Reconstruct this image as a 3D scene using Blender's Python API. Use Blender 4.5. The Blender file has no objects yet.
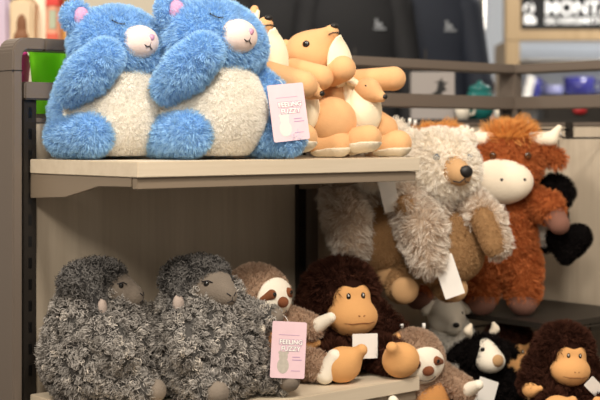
import bpy, bmesh, math, random
import numpy as np
from mathutils import Vector, Matrix, Euler, kdtree

SC = bpy.context.scene
COL = SC.collection
RNG = np.random.default_rng(7)
PI = math.pi

# ------------------------------------------------------------------ frame of the place
CAMZ = 1.25                                   # eye height
TH = 0.719                                    # the shelving run is turned by 41 degrees
EX = np.array([math.cos(TH), math.sin(TH)])   # along the first two bays
EN = np.array([math.sin(TH), -math.cos(TH)])  # out of the shelving, towards the aisle
A0 = np.array([-.570, 2.7875])
Z_UP, Z_LOW, Z_MID, Z_BASE = CAMZ-.0464, CAMZ-.538, CAMZ-.455, CAMZ-.69
Z_RAIL = CAMZ+.207
U1, U2, DEP = .759, 1.575, .406


def S(u, v, z=0.0):
    q = A0+u*EX+v*EN
    return Vector((q[0], q[1], z))


# ------------------------------------------------------------------ tagging
def tag(o, label=None, cat=None, group=None, kind=None):
    if label: o['label'] = label
    if cat: o['category'] = cat
    if group: o['group'] = group
    if kind: o['kind'] = kind
    return o


def thing(name, label, cat, loc=(0, 0, 0), yaw=0.0, group=None, scale=1.0, tilt=(0, 0)):
    o = bpy.data.objects.new(name, None)
    COL.objects.link(o)
    o.empty_display_size = .05
    o.location = loc
    o.rotation_mode = 'XYZ'
    o.rotation_euler = (tilt[0], tilt[1], yaw)
    o.scale = (scale,)*3
    return tag(o, label, cat, group)


def dup(root, loc, yaw, label, group=None, scale=1.0, tilt=(0, 0), skip=()):
    r = root.copy()
    COL.objects.link(r)
    r.location = loc
    r.rotation_euler = (tilt[0], tilt[1], yaw)
    r.scale = (scale,)*3
    r['label'] = label
    if group: r['group'] = group
    for ch in list(root.children):
        if ch.name.split('.')[0] in skip: continue
        c = ch.copy(); COL.objects.link(c); c.parent = r
        for g in list(ch.children):
            d = g.copy(); COL.objects.link(d); d.parent = c
    return r


def link(name, me, mats, parent=None):
    if not isinstance(mats, (list, tuple)): mats = [mats]
    for m in mats: me.materials.append(m)
    o = bpy.data.objects.new(name, me)
    COL.objects.link(o)
    if parent is not None: o.parent = parent
    return o


# ------------------------------------------------------------------ materials
def newmat(name):
    m = bpy.data.materials.new(name); m.use_nodes = True
    nt = m.node_tree; nt.nodes.clear()
    out = nt.nodes.new('ShaderNodeOutputMaterial')
    return m, nt, out


def rgba(c): return (c[0], c[1], c[2], 1.0)


def srgb(h):
    h = h.lstrip('#')
    v = [int(h[i:i+2], 16)/255 for i in (0, 2, 4)]
    return tuple(x/12.92 if x <= .04045 else ((x+.055)/1.055)**2.4 for x in v)


def plain(name, col, rough=.5, metal=0.0, bump=0.0, bscale=200, var=0.0, vscale=8, sheen=0.0, emit=0.0, spec=.5):
    m, nt, out = newmat(name)
    b = nt.nodes.new('ShaderNodeBsdfPrincipled')
    nt.links.new(b.outputs[0], out.inputs[0])
    b.inputs['Base Color'].default_value = rgba(col)
    b.inputs['Roughness'].default_value = rough
    b.inputs['Metallic'].default_value = metal
    b.inputs['Specular IOR Level'].default_value = spec
    if sheen:
        b.inputs['Sheen Weight'].default_value = sheen
        b.inputs['Sheen Roughness'].default_value = .5
        b.inputs['Sheen Tint'].default_value = rgba([min(1, x*1.3+.1) for x in col])
    tc = nt.nodes.new('ShaderNodeTexCoord')
    if var:
        n = nt.nodes.new('ShaderNodeTexNoise'); n.inputs['Scale'].default_value = vscale
        n.inputs['Detail'].default_value = 4
        nt.links.new(tc.outputs['Object'], n.inputs['Vector'])
        mx = nt.nodes.new('ShaderNodeMix'); mx.data_type = 'RGBA'
        mx.inputs['A'].default_value = rgba([x*(1-var) for x in col])
        mx.inputs['B'].default_value = rgba([min(1, x*(1+var)) for x in col])
        nt.links.new(n.outputs['Fac'], mx.inputs['Factor'])
        nt.links.new(mx.outputs['Result'], b.inputs['Base Color'])
    if bump:
        n2 = nt.nodes.new('ShaderNodeTexNoise'); n2.inputs['Scale'].default_value = bscale
        n2.inputs['Detail'].default_value = 3
        nt.links.new(tc.outputs['Object'], n2.inputs['Vector'])
        bp = nt.nodes.new('ShaderNodeBump'); bp.inputs['Strength'].default_value = bump
        bp.inputs['Distance'].default_value = .002
        nt.links.new(n2.outputs['Fac'], bp.inputs['Height'])
        nt.links.new(bp.outputs[0], b.inputs['Normal'])
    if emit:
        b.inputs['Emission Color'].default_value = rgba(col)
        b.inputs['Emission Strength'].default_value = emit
    return m


def wood(name, c1, c2, axis='Z', scale=30, rough=.5):
    m, nt, out = newmat(name)
    b = nt.nodes.new('ShaderNodeBsdfPrincipled'); nt.links.new(b.outputs[0], out.inputs[0])
    b.inputs['Roughness'].default_value = rough
    tc = nt.nodes.new('ShaderNodeTexCoord'); mp = nt.nodes.new('ShaderNodeMapping')
    s = [scale, scale, scale]; s['XYZ'.index(axis)] = scale*.05
    mp.inputs['Scale'].default_value = s
    n = nt.nodes.new('ShaderNodeTexNoise'); n.inputs['Scale'].default_value = 1.0
    n.inputs['Detail'].default_value = 6; n.inputs['Roughness'].default_value = .65
    cr = nt.nodes.new('ShaderNodeValToRGB')
    cr.color_ramp.elements[0].position = .3; cr.color_ramp.elements[0].color = rgba(c1)
    cr.color_ramp.elements[1].position = .7; cr.color_ramp.elements[1].color = rgba(c2)
    L = nt.links.new
    L(tc.outputs['Object'], mp.inputs[0]); L(mp.outputs[0], n.inputs['Vector'])
    L(n.outputs['Fac'], cr.inputs[0]); L(cr.outputs[0], b.inputs['Base Color'])
    return m


def furmat(name, root, tip, var=.15, alt=None, altw=.0, trans=.25):
    """fibres: colour runs from root to tip of each fibre, with a random shade per fibre"""
    m, nt, out = newmat(name); L = nt.links.new; N = nt.nodes.new
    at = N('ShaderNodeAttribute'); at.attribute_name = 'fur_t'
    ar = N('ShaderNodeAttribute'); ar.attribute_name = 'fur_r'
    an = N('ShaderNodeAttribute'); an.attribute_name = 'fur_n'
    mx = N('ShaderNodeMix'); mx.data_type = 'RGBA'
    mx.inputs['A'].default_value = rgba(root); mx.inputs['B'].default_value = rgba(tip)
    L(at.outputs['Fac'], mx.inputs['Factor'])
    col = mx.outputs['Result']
    if alt is not None:
        cr = N('ShaderNodeMapRange'); cr.inputs['From Min'].default_value = 1-altw-.1
        cr.inputs['From Max'].default_value = 1-altw+.1
        L(ar.outputs['Fac'], cr.inputs['Value'])
        m2 = N('ShaderNodeMix'); m2.data_type = 'RGBA'; m2.inputs['B'].default_value = rgba(alt)
        L(col, m2.inputs['A']); L(cr.outputs[0], m2.inputs['Factor']); col = m2.outputs['Result']
    mr = N('ShaderNodeMapRange'); mr.inputs['To Min'].default_value = 1-var; mr.inputs['To Max'].default_value = 1+var
    L(ar.outputs['Fac'], mr.inputs['Value'])
    vm = N('ShaderNodeVectorMath'); vm.operation = 'SCALE'
    L(col, vm.inputs[0]); L(mr.outputs[0], vm.inputs['Scale'])
    vt = N('ShaderNodeVectorTransform'); vt.vector_type = 'NORMAL'; vt.convert_from = 'OBJECT'; vt.convert_to = 'WORLD'
    L(an.outputs['Vector'], vt.inputs[0])
    nn = N('ShaderNodeVectorMath'); nn.operation = 'NORMALIZE'; L(vt.outputs[0], nn.inputs[0])
    d = N('ShaderNodeBsdfDiffuse'); L(vm.outputs[0], d.inputs['Color']); pass
    t = N('ShaderNodeBsdfTranslucent'); L(vm.outputs[0], t.inputs['Color'])
    ms = N('ShaderNodeMixShader'); ms.inputs[0].default_value = trans
    L(d.outputs[0], ms.inputs[1]); L(t.outputs[0], ms.inputs[2]); L(ms.outputs[0], out.inputs[0])
    return m


# ------------------------------------------------------------------ soft bodies: signed distances -> surface
# plush shapes are written (x, f, z): x to the right of somebody facing it, f forward, z up
def fy(p): return np.array([p[0], -p[1], p[2]], float)


def E(c, r, rot=None):
    R = np.array(Euler(rot).to_matrix()) if rot else None
    return ('e', fy(c), np.array(r, float), R)


def Cn(a, b, ra, rb): return ('c', fy(a), fy(b), ra, rb)


def sd1(p, P):
    if p[0] == 'e':
        q = P-p[1]
        if p[3] is not None: q = q@p[3]
        k0 = np.sqrt(((q/p[2])**2).sum(1)); k1 = np.sqrt(((q/p[2]**2)**2).sum(1))+1e-9
        return k0*(k0-1)/k1
    a, b, ra, rb = p[1:]
    ba = b-a; t = np.clip(((P-a)@ba)/(ba@ba+1e-12), 0, 1)
    return np.sqrt(((P-a-t[:, None]*ba)**2).sum(1))-(ra+(rb-ra)*t)


def field(prims, k=.02, cut=None, within=None, minus=None, floor=None, grow=0.0):
    def f(P):
        d = None
        for p in prims:
            e = sd1(p, P)
            if d is None: d = e
            else:
                h = np.maximum(k-np.abs(d-e), 0)/k
                d = np.minimum(d, e)-h*h*k*.25
        d = d-grow
        if within is not None: d = np.maximum(d, within(P))
        if minus is not None: d = np.maximum(d, -minus(P))
        if floor is not None: d = np.maximum(d, floor-P[:, 2])
        return d
    lo = np.min([np.minimum(*(pp[1]-max(np.atleast_1d(pp[2])), pp[1])) if pp[0] == 'e' else
                 np.minimum(pp[1], pp[2])-max(pp[3], pp[4]) for pp in prims], axis=0)
    hi = np.max([pp[1]+max(np.atleast_1d(pp[2])) if pp[0] == 'e' else
                 np.maximum(pp[1], pp[2])+max(pp[3], pp[4]) for pp in prims], axis=0)
    return f, lo-grow-k*.3, hi+grow+k*.3


def nets(fld, h):
    f, lo, hi = fld
    lo = lo-2*h; n = np.ceil((hi+2*h-lo)/h).astype(int)+1
    ax = [lo[i]+h*np.arange(n[i]) for i in range(3)]
    G = np.stack(np.meshgrid(*ax, indexing='ij'), -1).reshape(-1, 3)
    D = f(G).reshape(n)
    c = n-1
    off = [(i, j, k) for i in (0, 1) for j in (0, 1) for k in (0, 1)]
    cor = {o: D[o[0]:o[0]+c[0], o[1]:o[1]+c[1], o[2]:o[2]+c[2]] for o in off}
    ins = sum((cor[o] < 0).astype(int) for o in off)
    act = (ins > 0) & (ins < 8)
    ids = -np.ones(c, int); ids[act] = np.arange(act.sum())
    acc = np.zeros((act.sum(), 3)); cnt = np.zeros(act.sum())
    for o in off:
        for a in range(3):
            if o[a]: continue
            o2 = list(o); o2[a] = 1; o2 = tuple(o2)
            d0, d1 = cor[o][act], cor[o2][act]
            s = (d0 < 0) != (d1 < 0)
            t = d0/(d0-d1+1e-12*(d0 == d1))
            p = np.tile(np.array(o, float), (len(d0), 1)); p[:, a] = t
            acc[s] += p[s]; cnt[s] += 1
    V = lo+h*(np.argwhere(act)+acc/cnt[:, None])
    Fs = []
    for a in range(3):
        b, e = (a+1) % 3, (a+2) % 3
        sl0 = [slice(None)]*3; sl1 = [slice(None)]*3
        sl0[a] = slice(0, -1); sl1[a] = slice(1, None)
        A, B = D[tuple(sl0)] < 0, D[tuple(sl1)] < 0
        E_ = np.argwhere(A != B)
        ok = (E_[:, b] > 0) & (E_[:, e] > 0) & (E_[:, b] < n[b]-1) & (E_[:, e] < n[e]-1)
        E_ = E_[ok]; inside = A[tuple(E_.T)]
        def cell(db, de):
            q = E_.copy(); q[:, b] += db; q[:, e] += de
            return ids[tuple(q.T)]
        q = np.stack([cell(-1, -1), cell(0, -1), cell(0, 0), cell(-1, 0)], 1)
        q[~inside] = q[~inside][:, ::-1]
        Fs.append(q)
    F = np.concatenate(Fs); F = F[(F >= 0).all(1)]
    eps = h*.1
    for _ in range(2):
        d = f(V)
        g = np.stack([(f(V+eps*np.eye(3)[i])-f(V-eps*np.eye(3)[i]))/(2*eps) for i in range(3)], 1)
        g2 = (g**2).sum(1)+1e-6
        V = V-np.clip(d/g2, -h*.4, h*.4)[:, None]*g
    return V, F


def vnormals(V, F):
    n = np.zeros_like(V)
    fn = np.cross(V[F[:, 2]]-V[F[:, 0]], V[F[:, 3]]-V[F[:, 1]])
    for i in range(4): np.add.at(n, F[:, i], fn)
    return n/(np.linalg.norm(n, axis=1)[:, None]+1e-12)


def build_mesh(name, V, quads, tris=None, attrs=None, mat_index=None, smooth=True):
    me = bpy.data.meshes.new(name)
    nq = len(quads); ntr = 0 if tris is None else len(tris)
    loops = quads.reshape(-1)
    if ntr: loops = np.concatenate([loops, tris.reshape(-1)])
    me.vertices.add(len(V)); me.vertices.foreach_set('co', np.ascontiguousarray(V, np.float32).reshape(-1))
    me.loops.add(len(loops)); me.loops.foreach_set('vertex_index', loops.astype(np.int32))
    me.polygons.add(nq+ntr)
    st = np.concatenate([np.arange(nq)*4, nq*4+np.arange(ntr)*3]).astype(np.int32)
    me.polygons.foreach_set('loop_start', st)
    me.polygons.foreach_set('use_smooth', np.full(nq+ntr, smooth))
    if attrs:
        for k, a in attrs.items():
            if a.ndim == 2:
                t = me.attributes.new(k, 'FLOAT_VECTOR', 'POINT'); t.data.foreach_set('vector', a.astype(np.float32).reshape(-1))
            else:
                t = me.attributes.new(k, 'FLOAT', 'POINT'); t.data.foreach_set('value', a.astype(np.float32))
    me.update(calc_edges=True); me.validate()
    return me


def unit(a): return a/(np.linalg.norm(a, axis=1)[:, None]+1e-12)


def fur_mesh(name, V, F, L=.012, dens=1.2e5, w=.0011, clump=.5, cdens=6e3, jit=.35, comb=(0, 0, -.35),
             lift=1.0, mask=None, lvar=.35, curl=0.0, curlr=.003, nmix=.55, rclump=.6, droop=0.0):
    N0 = vnormals(V, F)
    T = np.concatenate([F[:, [0, 1, 2]], F[:, [0, 2, 3]]])
    ar = np.linalg.norm(np.cross(V[T[:, 1]]-V[T[:, 0]], V[T[:, 2]]-V[T[:, 0]]), axis=1)*.5
    area = ar.sum()

    def sample(n):
        i = RNG.choice(len(T), n, p=ar/area)
        r1, r2 = np.sqrt(RNG.random(n)), RNG.random(n)
        a, b, c = 1-r1, r1*(1-r2), r1*r2
        t = T[i]
        P = a[:, None]*V[t[:, 0]]+b[:, None]*V[t[:, 1]]+c[:, None]*V[t[:, 2]]
        Nn = unit(a[:, None]*N0[t[:, 0]]+b[:, None]*N0[t[:, 1]]+c[:, None]*N0[t[:, 2]])
        return P, Nn
    P, Nn = sample(max(30, int(area*dens)))
    if mask is not None:
        ok = mask(P); P, Nn = P[ok], Nn[ok]
    Q, Qn = sample(max(10, int(area*cdens)))
    comb = np.array(comb, float)

    def dirs(n, j):
        t = comb-(n@comb)[:, None]*n
        return unit(n*lift+t+RNG.normal(size=n.shape)*j)
    D = dirs(Nn, jit*.5); Qd = dirs(Qn, jit)
    kd = kdtree.KDTree(len(Q))
    for i, q in enumerate(Q): kd.insert(q, i)
    kd.balance()
    ci = np.array([kd.find(p)[1] for p in P], int)
    qr = RNG.random(len(Q))
    ln = L*(1-lvar+2*lvar*RNG.random(len(P))*1.0)
    ql = L*(1-lvar*.6+1.2*lvar*RNG.random(len(Q)))
    tip = P+D*ln[:, None]
    ctip = Q[ci]+Qd[ci]*ql[ci][:, None]
    cl = (clump*(.6+.4*RNG.random(len(P))))[:, None]
    tip = tip*(1-cl)+ctip*cl
    tip[:, 2] -= droop*L
    rv = rclump*qr[ci]+(1-rclump)*RNG.random(len(P))
    n = len(P)
    side = unit(np.cross(tip-P, RNG.normal(size=P.shape)))
    if curl <= 0:
        root = P-Nn*.0015
        mid = P+D*ln[:, None]*.5*(1-cl*.3)+(tip-P)*(.5*cl*.3)
        wv = (w*(.7+.6*RNG.random(n)))[:, None]*.5
        VV = np.stack([root-side*wv, root+side*wv, mid-side*wv*.85, mid+side*wv*.85, tip], 1).reshape(-1, 3)
        b = len(V)+np.arange(n)*5
        quads = np.stack([b, b+1, b+3, b+2], 1); tris = np.stack([b+2, b+3, b+4], 1)
        tt = np.tile([0., 0., .5, .5, 1.], n); per = 5
    else:                                          # wool: each lock winds as it leaves the skin
        K = 7
        ts = np.linspace(0, 1, K)
        s2 = unit(np.cross(tip-P, side))
        ph = RNG.random(n)*2*PI; sg = np.where(RNG.random(n) < .5, -1, 1)
        pts = []
        for t in ts:
            a = ph+sg*curl*2*PI*t
            r = (curlr*(t*1.3 if t < .7 else .91)*(.7+.6*RNG.random()))
            pts.append(P-Nn*.002+(tip-P)*t+(np.cos(a)-np.cos(ph))[:, None]*side*r+(np.sin(a)-np.sin(ph))[:, None]*s2*r)
        pts = np.stack(pts, 1)
        wv = (w*(.7+.6*RNG.random(n)))[:, None]*.5
        rows = []
        for i in range(K):
            tan = unit(pts[:, min(i+1, K-1)]-pts[:, max(i-1, 0)])
            sd = unit(np.cross(tan, Nn+.3*side))
            ww = wv*(1.0 if i < K-1 else .35)
            rows += [pts[:, i]-sd*ww, pts[:, i]+sd*ww]
        VV = np.stack(rows, 1).reshape(-1, 3); per = 2*K
        b = len(V)+np.arange(n)*per
        quads = np.concatenate([np.stack([b+2*i, b+2*i+1, b+2*i+3, b+2*i+2], 1) for i in range(K-1)])
        tris = None
        tt = np.tile(np.repeat(ts, 2), n)
    sn = unit(Nn*nmix+unit(tip-P)*(1-nmix)+RNG.normal(size=P.shape)*.12)
    t_ = np.concatenate([np.zeros(len(V)), tt])
    r_ = np.concatenate([np.full(len(V), .5), np.repeat(rv, per)])
    n_ = np.concatenate([N0, np.repeat(sn, per, axis=0)])
    return build_mesh(name, np.concatenate([V, VV]), np.concatenate([F, quads]), tris,
                      {'fur_t': t_, 'fur_r': r_, 'fur_n': n_})


def soft(root, name, prims, mat, h=.006, k=.02, fur=None, label=None, **kw):
    """one sewn piece of a plush toy"""
    V, F = nets(field(prims, k=k, **kw), h)
    if fur: me = fur_mesh(name, V, F, **fur)
    else: me = build_mesh(name, V, F)
    o = link(name, me, mat, root)
    if label: o['label'] = label
    return o


def tube(name, pts, r, mat, root=None, res=8, closed=False):
    """round rod through points; r number or list"""
    pts = [Vector(p) for p in pts]; n = len(pts)
    rs = r if isinstance(r, (list, tuple)) else [r]*n
    bm = bmesh.new(); rings = []
    up = None
    for i, p in enumerate(pts):
        t = ((pts[(i+1) % n] if (closed or i < n-1) else p)-(pts[i-1] if (closed or i > 0) else p)).normalized()
        if up is None:
            up = t.orthogonal().normalized()
        up = (up-t*up.dot(t)).normalized(); s = t.cross(up)
        rings.append([bm.verts.new(p+(up*math.cos(2*PI*j/res)+s*math.sin(2*PI*j/res))*rs[i]) for j in range(res)])
    for i in range(n if closed else n-1):
        a, b = rings[i], rings[(i+1) % n]
        for j in range(res): bm.faces.new([a[j], a[(j+1) % res], b[(j+1) % res], b[j]])
    if not closed:
        bm.faces.new(rings[0][::-1]); bm.faces.new(rings[-1])
    for f in bm.faces: f.smooth = True
    me = bpy.data.meshes.new(name); bm.normal_update(); bm.to_mesh(me); bm.free()
    return link(name, me, mat, root)


def fl(pts): return [(p[0], -p[1], p[2]) for p in pts]


def boxes(name, lst, mat, root=None, bev=.002, segs=2):
    """axis-aligned boxes (lo, hi) bevelled, in one mesh"""
    bm = bmesh.new()
    for lo, hi in lst:
        lo, hi = Vector(lo), Vector(hi)
        M = Matrix.Translation((lo+hi)/2) @ Matrix.Diagonal((*(hi-lo), 1))
        g = bmesh.ops.create_cube(bm, size=1, matrix=M)
    if bev:
        bmesh.ops.bevel(bm, geom=bm.edges[:], offset=bev, segments=segs, affect='EDGES', clamp_overlap=True)
    me = bpy.data.meshes.new(name); bm.normal_update(); bm.to_mesh(me); bm.free()
    return link(name, me, mat, root)


def prism(name, poly, z0, z1, mat, root=None, bev=.002, axis='Z'):
    """outline (list of 2D points) extruded; axis Y: points are (x,z) extruded in y"""
    bm = bmesh.new()
    mk = (lambda p, w: (p[0], p[1], w)) if axis == 'Z' else (lambda p, w: (p[0], w, p[1]))
    a = [bm.verts.new(mk(p, z0)) for p in poly]; b = [bm.verts.new(mk(p, z1)) for p in poly]
    bm.faces.new(a); bm.faces.new(b[::-1]); n = len(poly)
    for i in range(n): bm.faces.new([a[i], b[i], b[(i+1) % n], a[(i+1) % n]])
    bmesh.ops.recalc_face_normals(bm, faces=bm.faces[:])
    if bev: bmesh.ops.bevel(bm, geom=bm.edges[:], offset=bev, segments=2, affect='EDGES', clamp_overlap=True)
    me = bpy.data.meshes.new(name); bm.normal_update(); bm.to_mesh(me); bm.free()
    return link(name, me, mat, root)


def lathe(name, prof, mat, root=None, n=28):
    bm = bmesh.new(); rings = []
    for r, z in prof:
        rings.append([bm.verts.new((r*math.cos(2*PI*j/n), r*math.sin(2*PI*j/n), z)) for j in range(n)] if r > 1e-6 else [bm.verts.new((0, 0, z))])
    for a, b in zip(rings, rings[1:]):
        for j in range(n):
            f = [a[j % len(a)], a[(j+1) % len(a)], b[(j+1) % len(b)], b[j % len(b)]]
            f = list(dict.fromkeys(f))
            if len(f) > 2: bm.faces.new(f)
    bmesh.ops.recalc_face_normals(bm, faces=bm.faces[:])
    for f in bm.faces: f.smooth = True
    me = bpy.data.meshes.new(name); bm.to_mesh(me); bm.free()
    return link(name, me, mat, root)


def rrect(w, h, r, n=4):
    pts = []
    for cx, cy, a in ((w/2-r, h/2-r, 0), (-w/2+r, h/2-r, PI/2), (-w/2+r, -h/2+r, PI), (w/2-r, -h/2+r, 1.5*PI)):
        for i in range(n+1):
            t = a+PI/2*i/n; pts.append((cx+r*math.cos(t), cy+r*math.sin(t)))
    return pts


def text(name, s, size, mat, root, loc, ext=.0004, bold=0.0, rot=(PI/2, 0, 0), sx=1.0, align='CENTER'):
    cu = bpy.data.curves.new('t', 'FONT'); cu.body = s; cu.size = size; cu.extrude = ext; cu.offset = bold
    cu.align_x = align; cu.align_y = 'CENTER'
    t = bpy.data.objects.new('t', cu); COL.objects.link(t)
    dg = bpy.context.evaluated_depsgraph_get(); dg.update()
    me = bpy.data.meshes.new_from_object(t.evaluated_get(dg))
    bpy.data.objects.remove(t); bpy.data.curves.remove(cu)
    me.name = name; me.materials.clear()
    me.transform(Matrix.Translation(loc) @ Euler(rot).to_matrix().to_4x4() @ Matrix.Diagonal((sx, 1, 1, 1)))
    return link(name, me, mat, root)


def place_child(o, x, f, z, rot):
    o.location = (x, -f, z); o.rotation_euler = rot


# ------------------------------------------------------------------ palette
M_brown = plain('brown painted metal', srgb('#6f645a'), .45, .1, bump=.08, bscale=500)
M_dark = plain('dark slotted steel', srgb('#2b2621'), .5, .3)
M_black = plain('black satin', srgb('#0c0b0b'), .35)
M_panel = wood('grey oak laminate', srgb('#b9aa95'), srgb('#cdbfaa'), 'Z', 28, .55)
M_shelf = wood('pale oak laminate', srgb('#c9baa2'), srgb('#d8cab4'), 'X', 30, .5)
M_shelfmetal = plain('taupe shelf metal', srgb('#8c7d6b'), .4, .15)
M_chrome = plain('chrome wire', srgb('#b8b4ac'), .25, .9)
M_white = plain('white plastic', srgb('#eeebe4'), .4)
M_card = plain('white card', srgb('#f3efe8'), .6)
M_pinkcard = plain('pale pink printed card', srgb('#e3c4cb'), .5, var=.06, vscale=40)
M_lilac = plain('lilac ink', srgb('#b493b5'), .6)
M_mauve = plain('mauve outline ink', srgb('#93688f'), .6)
M_mint = plain('pale mint ink', srgb('#c9d6d0'), .6)
M_thread = plain('dark thread', srgb('#1f1c22'), .6)
M_eye = plain('glossy black bead', srgb('#0a0807'), .08, spec=.8)
M_eyebrown = plain('glossy brown eye', srgb('#4a2c14'), .12)
M_glint = plain('white painted glint and lettering', srgb('#f5f2ea'), .3)
M_nose = plain('black stitched nose', srgb('#15110f'), .5)


def hangtag(root, x, f, z, w, h, rot, printed=False, creature=None):
    """card on a loop; printed ones carry the lettering"""
    t = prism('hang_tag', rrect(w, h, .004 if printed else .002), -.0006, .0006, M_pinkcard if printed else M_card, root, bev=0, axis='Y')
    t['label'] = 'pale pink printed hang tag' if printed else 'white hang tag'
    place_child(t, x, f, z, rot)
    if printed:
        for i, (s, zz) in enumerate((('FEELING', .135), ('FUZZY', .018))):
            text('lettering', s, h*.112, M_mauve, t, (w*.06, -.0008, h*(zz)-.0), ext=.0002, bold=h*.010, sx=1.05)
            text('lettering', s, h*.112, M_glint, t, (w*.06, -.0012, h*(zz)), ext=.0002, bold=h*.0035, sx=1.05)
        for lo, hi in (((w*.12, -.0010, -h*.13), (w*.34, -.0006, -h*.115)), ((w*.12, -.0010, -h*.18), (w*.40, -.0006, -h*.165)),
                       ((w*.10, -.0010, -h*.37), (w*.36, -.0006, -h*.36)), ((-w*.3, -.0010, h*.26), (w*.3, -.0006, h*.268))):
            boxes('printed_line', [(lo, hi)], M_lilac, t, bev=0)
        c = creature or M_mint
        bm = bmesh.new()
        for cx, cz, rx, rz in ((-w*.14, -h*.28, w*.17, h*.14), (-w*.14, -h*.12, w*.13, h*.09), (-w*.24, -h*.05, w*.05, h*.03), (-w*.04, -h*.05, w*.05, h*.03)):
            v = [bm.verts.new((cx+rx*math.cos(a), -.0009-abs(cz)*1e-3, cz+rz*math.sin(a))) for a in np.linspace(0, 2*PI, 20, endpoint=False)]
            bm.faces.new(v)
        me = bpy.data.meshes.new('picture'); bm.to_mesh(me); bm.free()
        link('picture', me, c, t)
        tube('cord', [(0, 0, h*.45), (-.006, .012, h*.58), (-.008, .03, h*.62)], .0006, M_white, t, res=5)
    return t


def eyeball(root, name, x, f, z, r, mat=M_eye, rot=(0, 0, 0), flat=.55):
    V, F = nets(field([('e', np.zeros(3), np.array([r, r*flat, r]), None)], k=.001), r/5)
    o = link(name, build_mesh(name, V, F), mat, root); place_child(o, x, f, z, rot)
    return o

# ------------------------------------------------------------------ the shelving run (its own axes: x along, -y out, z up)
def rig(name, label, cat, group=None, u=0, v=0, z=0, turn=0):
    return thing(name, label, cat, S(u, v, z), TH+turn, group)


def frame_bay(root, w, left=True, right=True):
    """one bay of the gondola: posts, rails, slotted standards, laminate panel; x from 0 to w, back line at y=0"""
    zt = Z_RAIL
    y0, y1 = -.018, .045
    if left:                                       # post that bends over into the top rail
        pts = [(-.045, 0), (-.023, 0), (-.023, zt-.045)]
        for a in np.linspace(PI, PI/2, 5)[1:]: pts.append((-.023+.015+.015*math.cos(a), zt-.041+.015*math.sin(a)))
        pts += [(.03, zt-.026), (.03, zt)]
        for a in np.linspace(PI/2, PI, 7): pts.append((-.045+.030+.030*math.cos(a), zt-.030+.030*math.sin(a)))
        prism('post', pts, y0, y1, M_brown, root, bev=.003, axis='Y')
        boxes('joint_collar', [((-.0458, y0-.0008, zt-.070), (-.0222, y1+.0008, zt-.0685))], M_dark, root, bev=0)
    boxes('top_rail', [((.0305 if left else -.015, y0, zt-.026), (w-.015 if right else w-.015, y1, zt))], M_brown, root, bev=.003)
    boxes('lower_rail', [((-.015, y0+.004, CAMZ+.078), (w-.015, y1-.004, CAMZ+.115))], M_brown, root, bev=.003)
    if right: boxes('post', [((w-.015, y0, 0), (w+.015, y1, zt))], M_brown, root, bev=.003)
    boxes('panel', [((.02, .012, .12), (w-.02, .030, CAMZ+.030))], M_panel, root, bev=.001)
    boxes('panel_cap', [((.0, .008, CAMZ+.030), (w-.0, .034, CAMZ+.040))], M_brown, root, bev=.001)
    for xx in (-.012, w-.04):
        sl = [((xx, -.004, .10), (xx+.030, .010, CAMZ+.098))]
        s = boxes('slotted_standard', sl, M_dark, root, bev=.001)
        boxes('slot', [((xx+.011, -.0046, zz), (xx+.019, -.0036, zz+.022)) for zz in np.arange(.75, CAMZ+.05, .045)], M_black, s, bev=0)
    boxes('kick_plate', [((0, -.01, 0), (w, .03, .12))], M_brown, root, bev=.002)


r1 = rig('gondola_bay', 'brown metal shelving bay with rounded corner post at the left, behind the blue bears', 'shelving', 'shelving bays')
frame_bay(r1, U1+.03)
r2 = rig('gondola_bay', 'brown metal shelving bay behind the frosted bears, between the tall post and the inner corner', 'shelving', 'shelving bays', u=U1+.03)
frame_bay(r2, U2-U1-.03, left=False)
r3 = rig('gondola_bay', 'brown metal shelving bay turning the corner at the right, behind the red highland cow', 'shelving', 'shelving bays', u=U2, v=0, turn=-PI/2)
# third bay: local x runs out along EN, its front faces -EX
frame_bay(r3, .95, left=False)
for c in r3.children:
    pass


def shelf_unit(label, z, w, d, u0, turn=0, v0=0, brackets=True, mat=None, rimh=.02, inset=0.0):
    r = thing('wooden_shelf', label, 'shelf', S(u0, v0, z), TH+turn, 'laminate shelves')
    t = .030
    boxes('shelf_board', [((0, -d, -t), (w, -.008, 0))], mat or M_shelf, r, bev=.0015)
    boxes('front_rim', [((.004, -d+.008, -t-.002-rimh), (w-.004, -d+.024, -t-.001))], M_shelfmetal, r, bev=.001)
    boxes('under_tray', [((.012, -d+.03, -t-.008), (w-.012, -.012, -t-.001))], M_shelfmetal, r, bev=.001)
    if brackets:
        for xx in (.002, w-.010):
            b = [(-.006, -t-.001), (-d+.025, -t-.001), (-d+.025, -t-.018), (-d*.66, -t-.020), (-d*.36, -t-.045), (-.006, -t-.052)]
            o = prism('bracket', [(p[0], p[1]) for p in b], 0, .008, M_shelfmetal, r, bev=.001, axis='Y')
            o.rotation_euler = (0, 0, PI/2); o.location = (xx+.008, 0, 0)
            # outline was drawn along local x; turn it to run front to back
    return r


shelf_unit('pale oak upper shelf carrying the two blue bears and kangaroos', Z_UP, U1, DEP, 0)
shelf_unit('pale oak lower shelf carrying the grey sheep and first monkey', Z_LOW, U1, DEP, 0)
r = thing('wooden_shelf', 'dark-edged shelf under the hooves of the red highland cow', 'shelf', S(U2, .0, Z_MID), TH-PI/2, 'laminate shelves')
boxes('shelf_board', [((.03, -.40, -.014), (.44, -.012, 0))], M_dark, r, bev=.001)
for xx in (.06, .41):
    boxes('bracket', [((xx, -.2, -.04), (xx+.006, -.012, -.0145))], M_dark, r, bev=.001)
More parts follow.
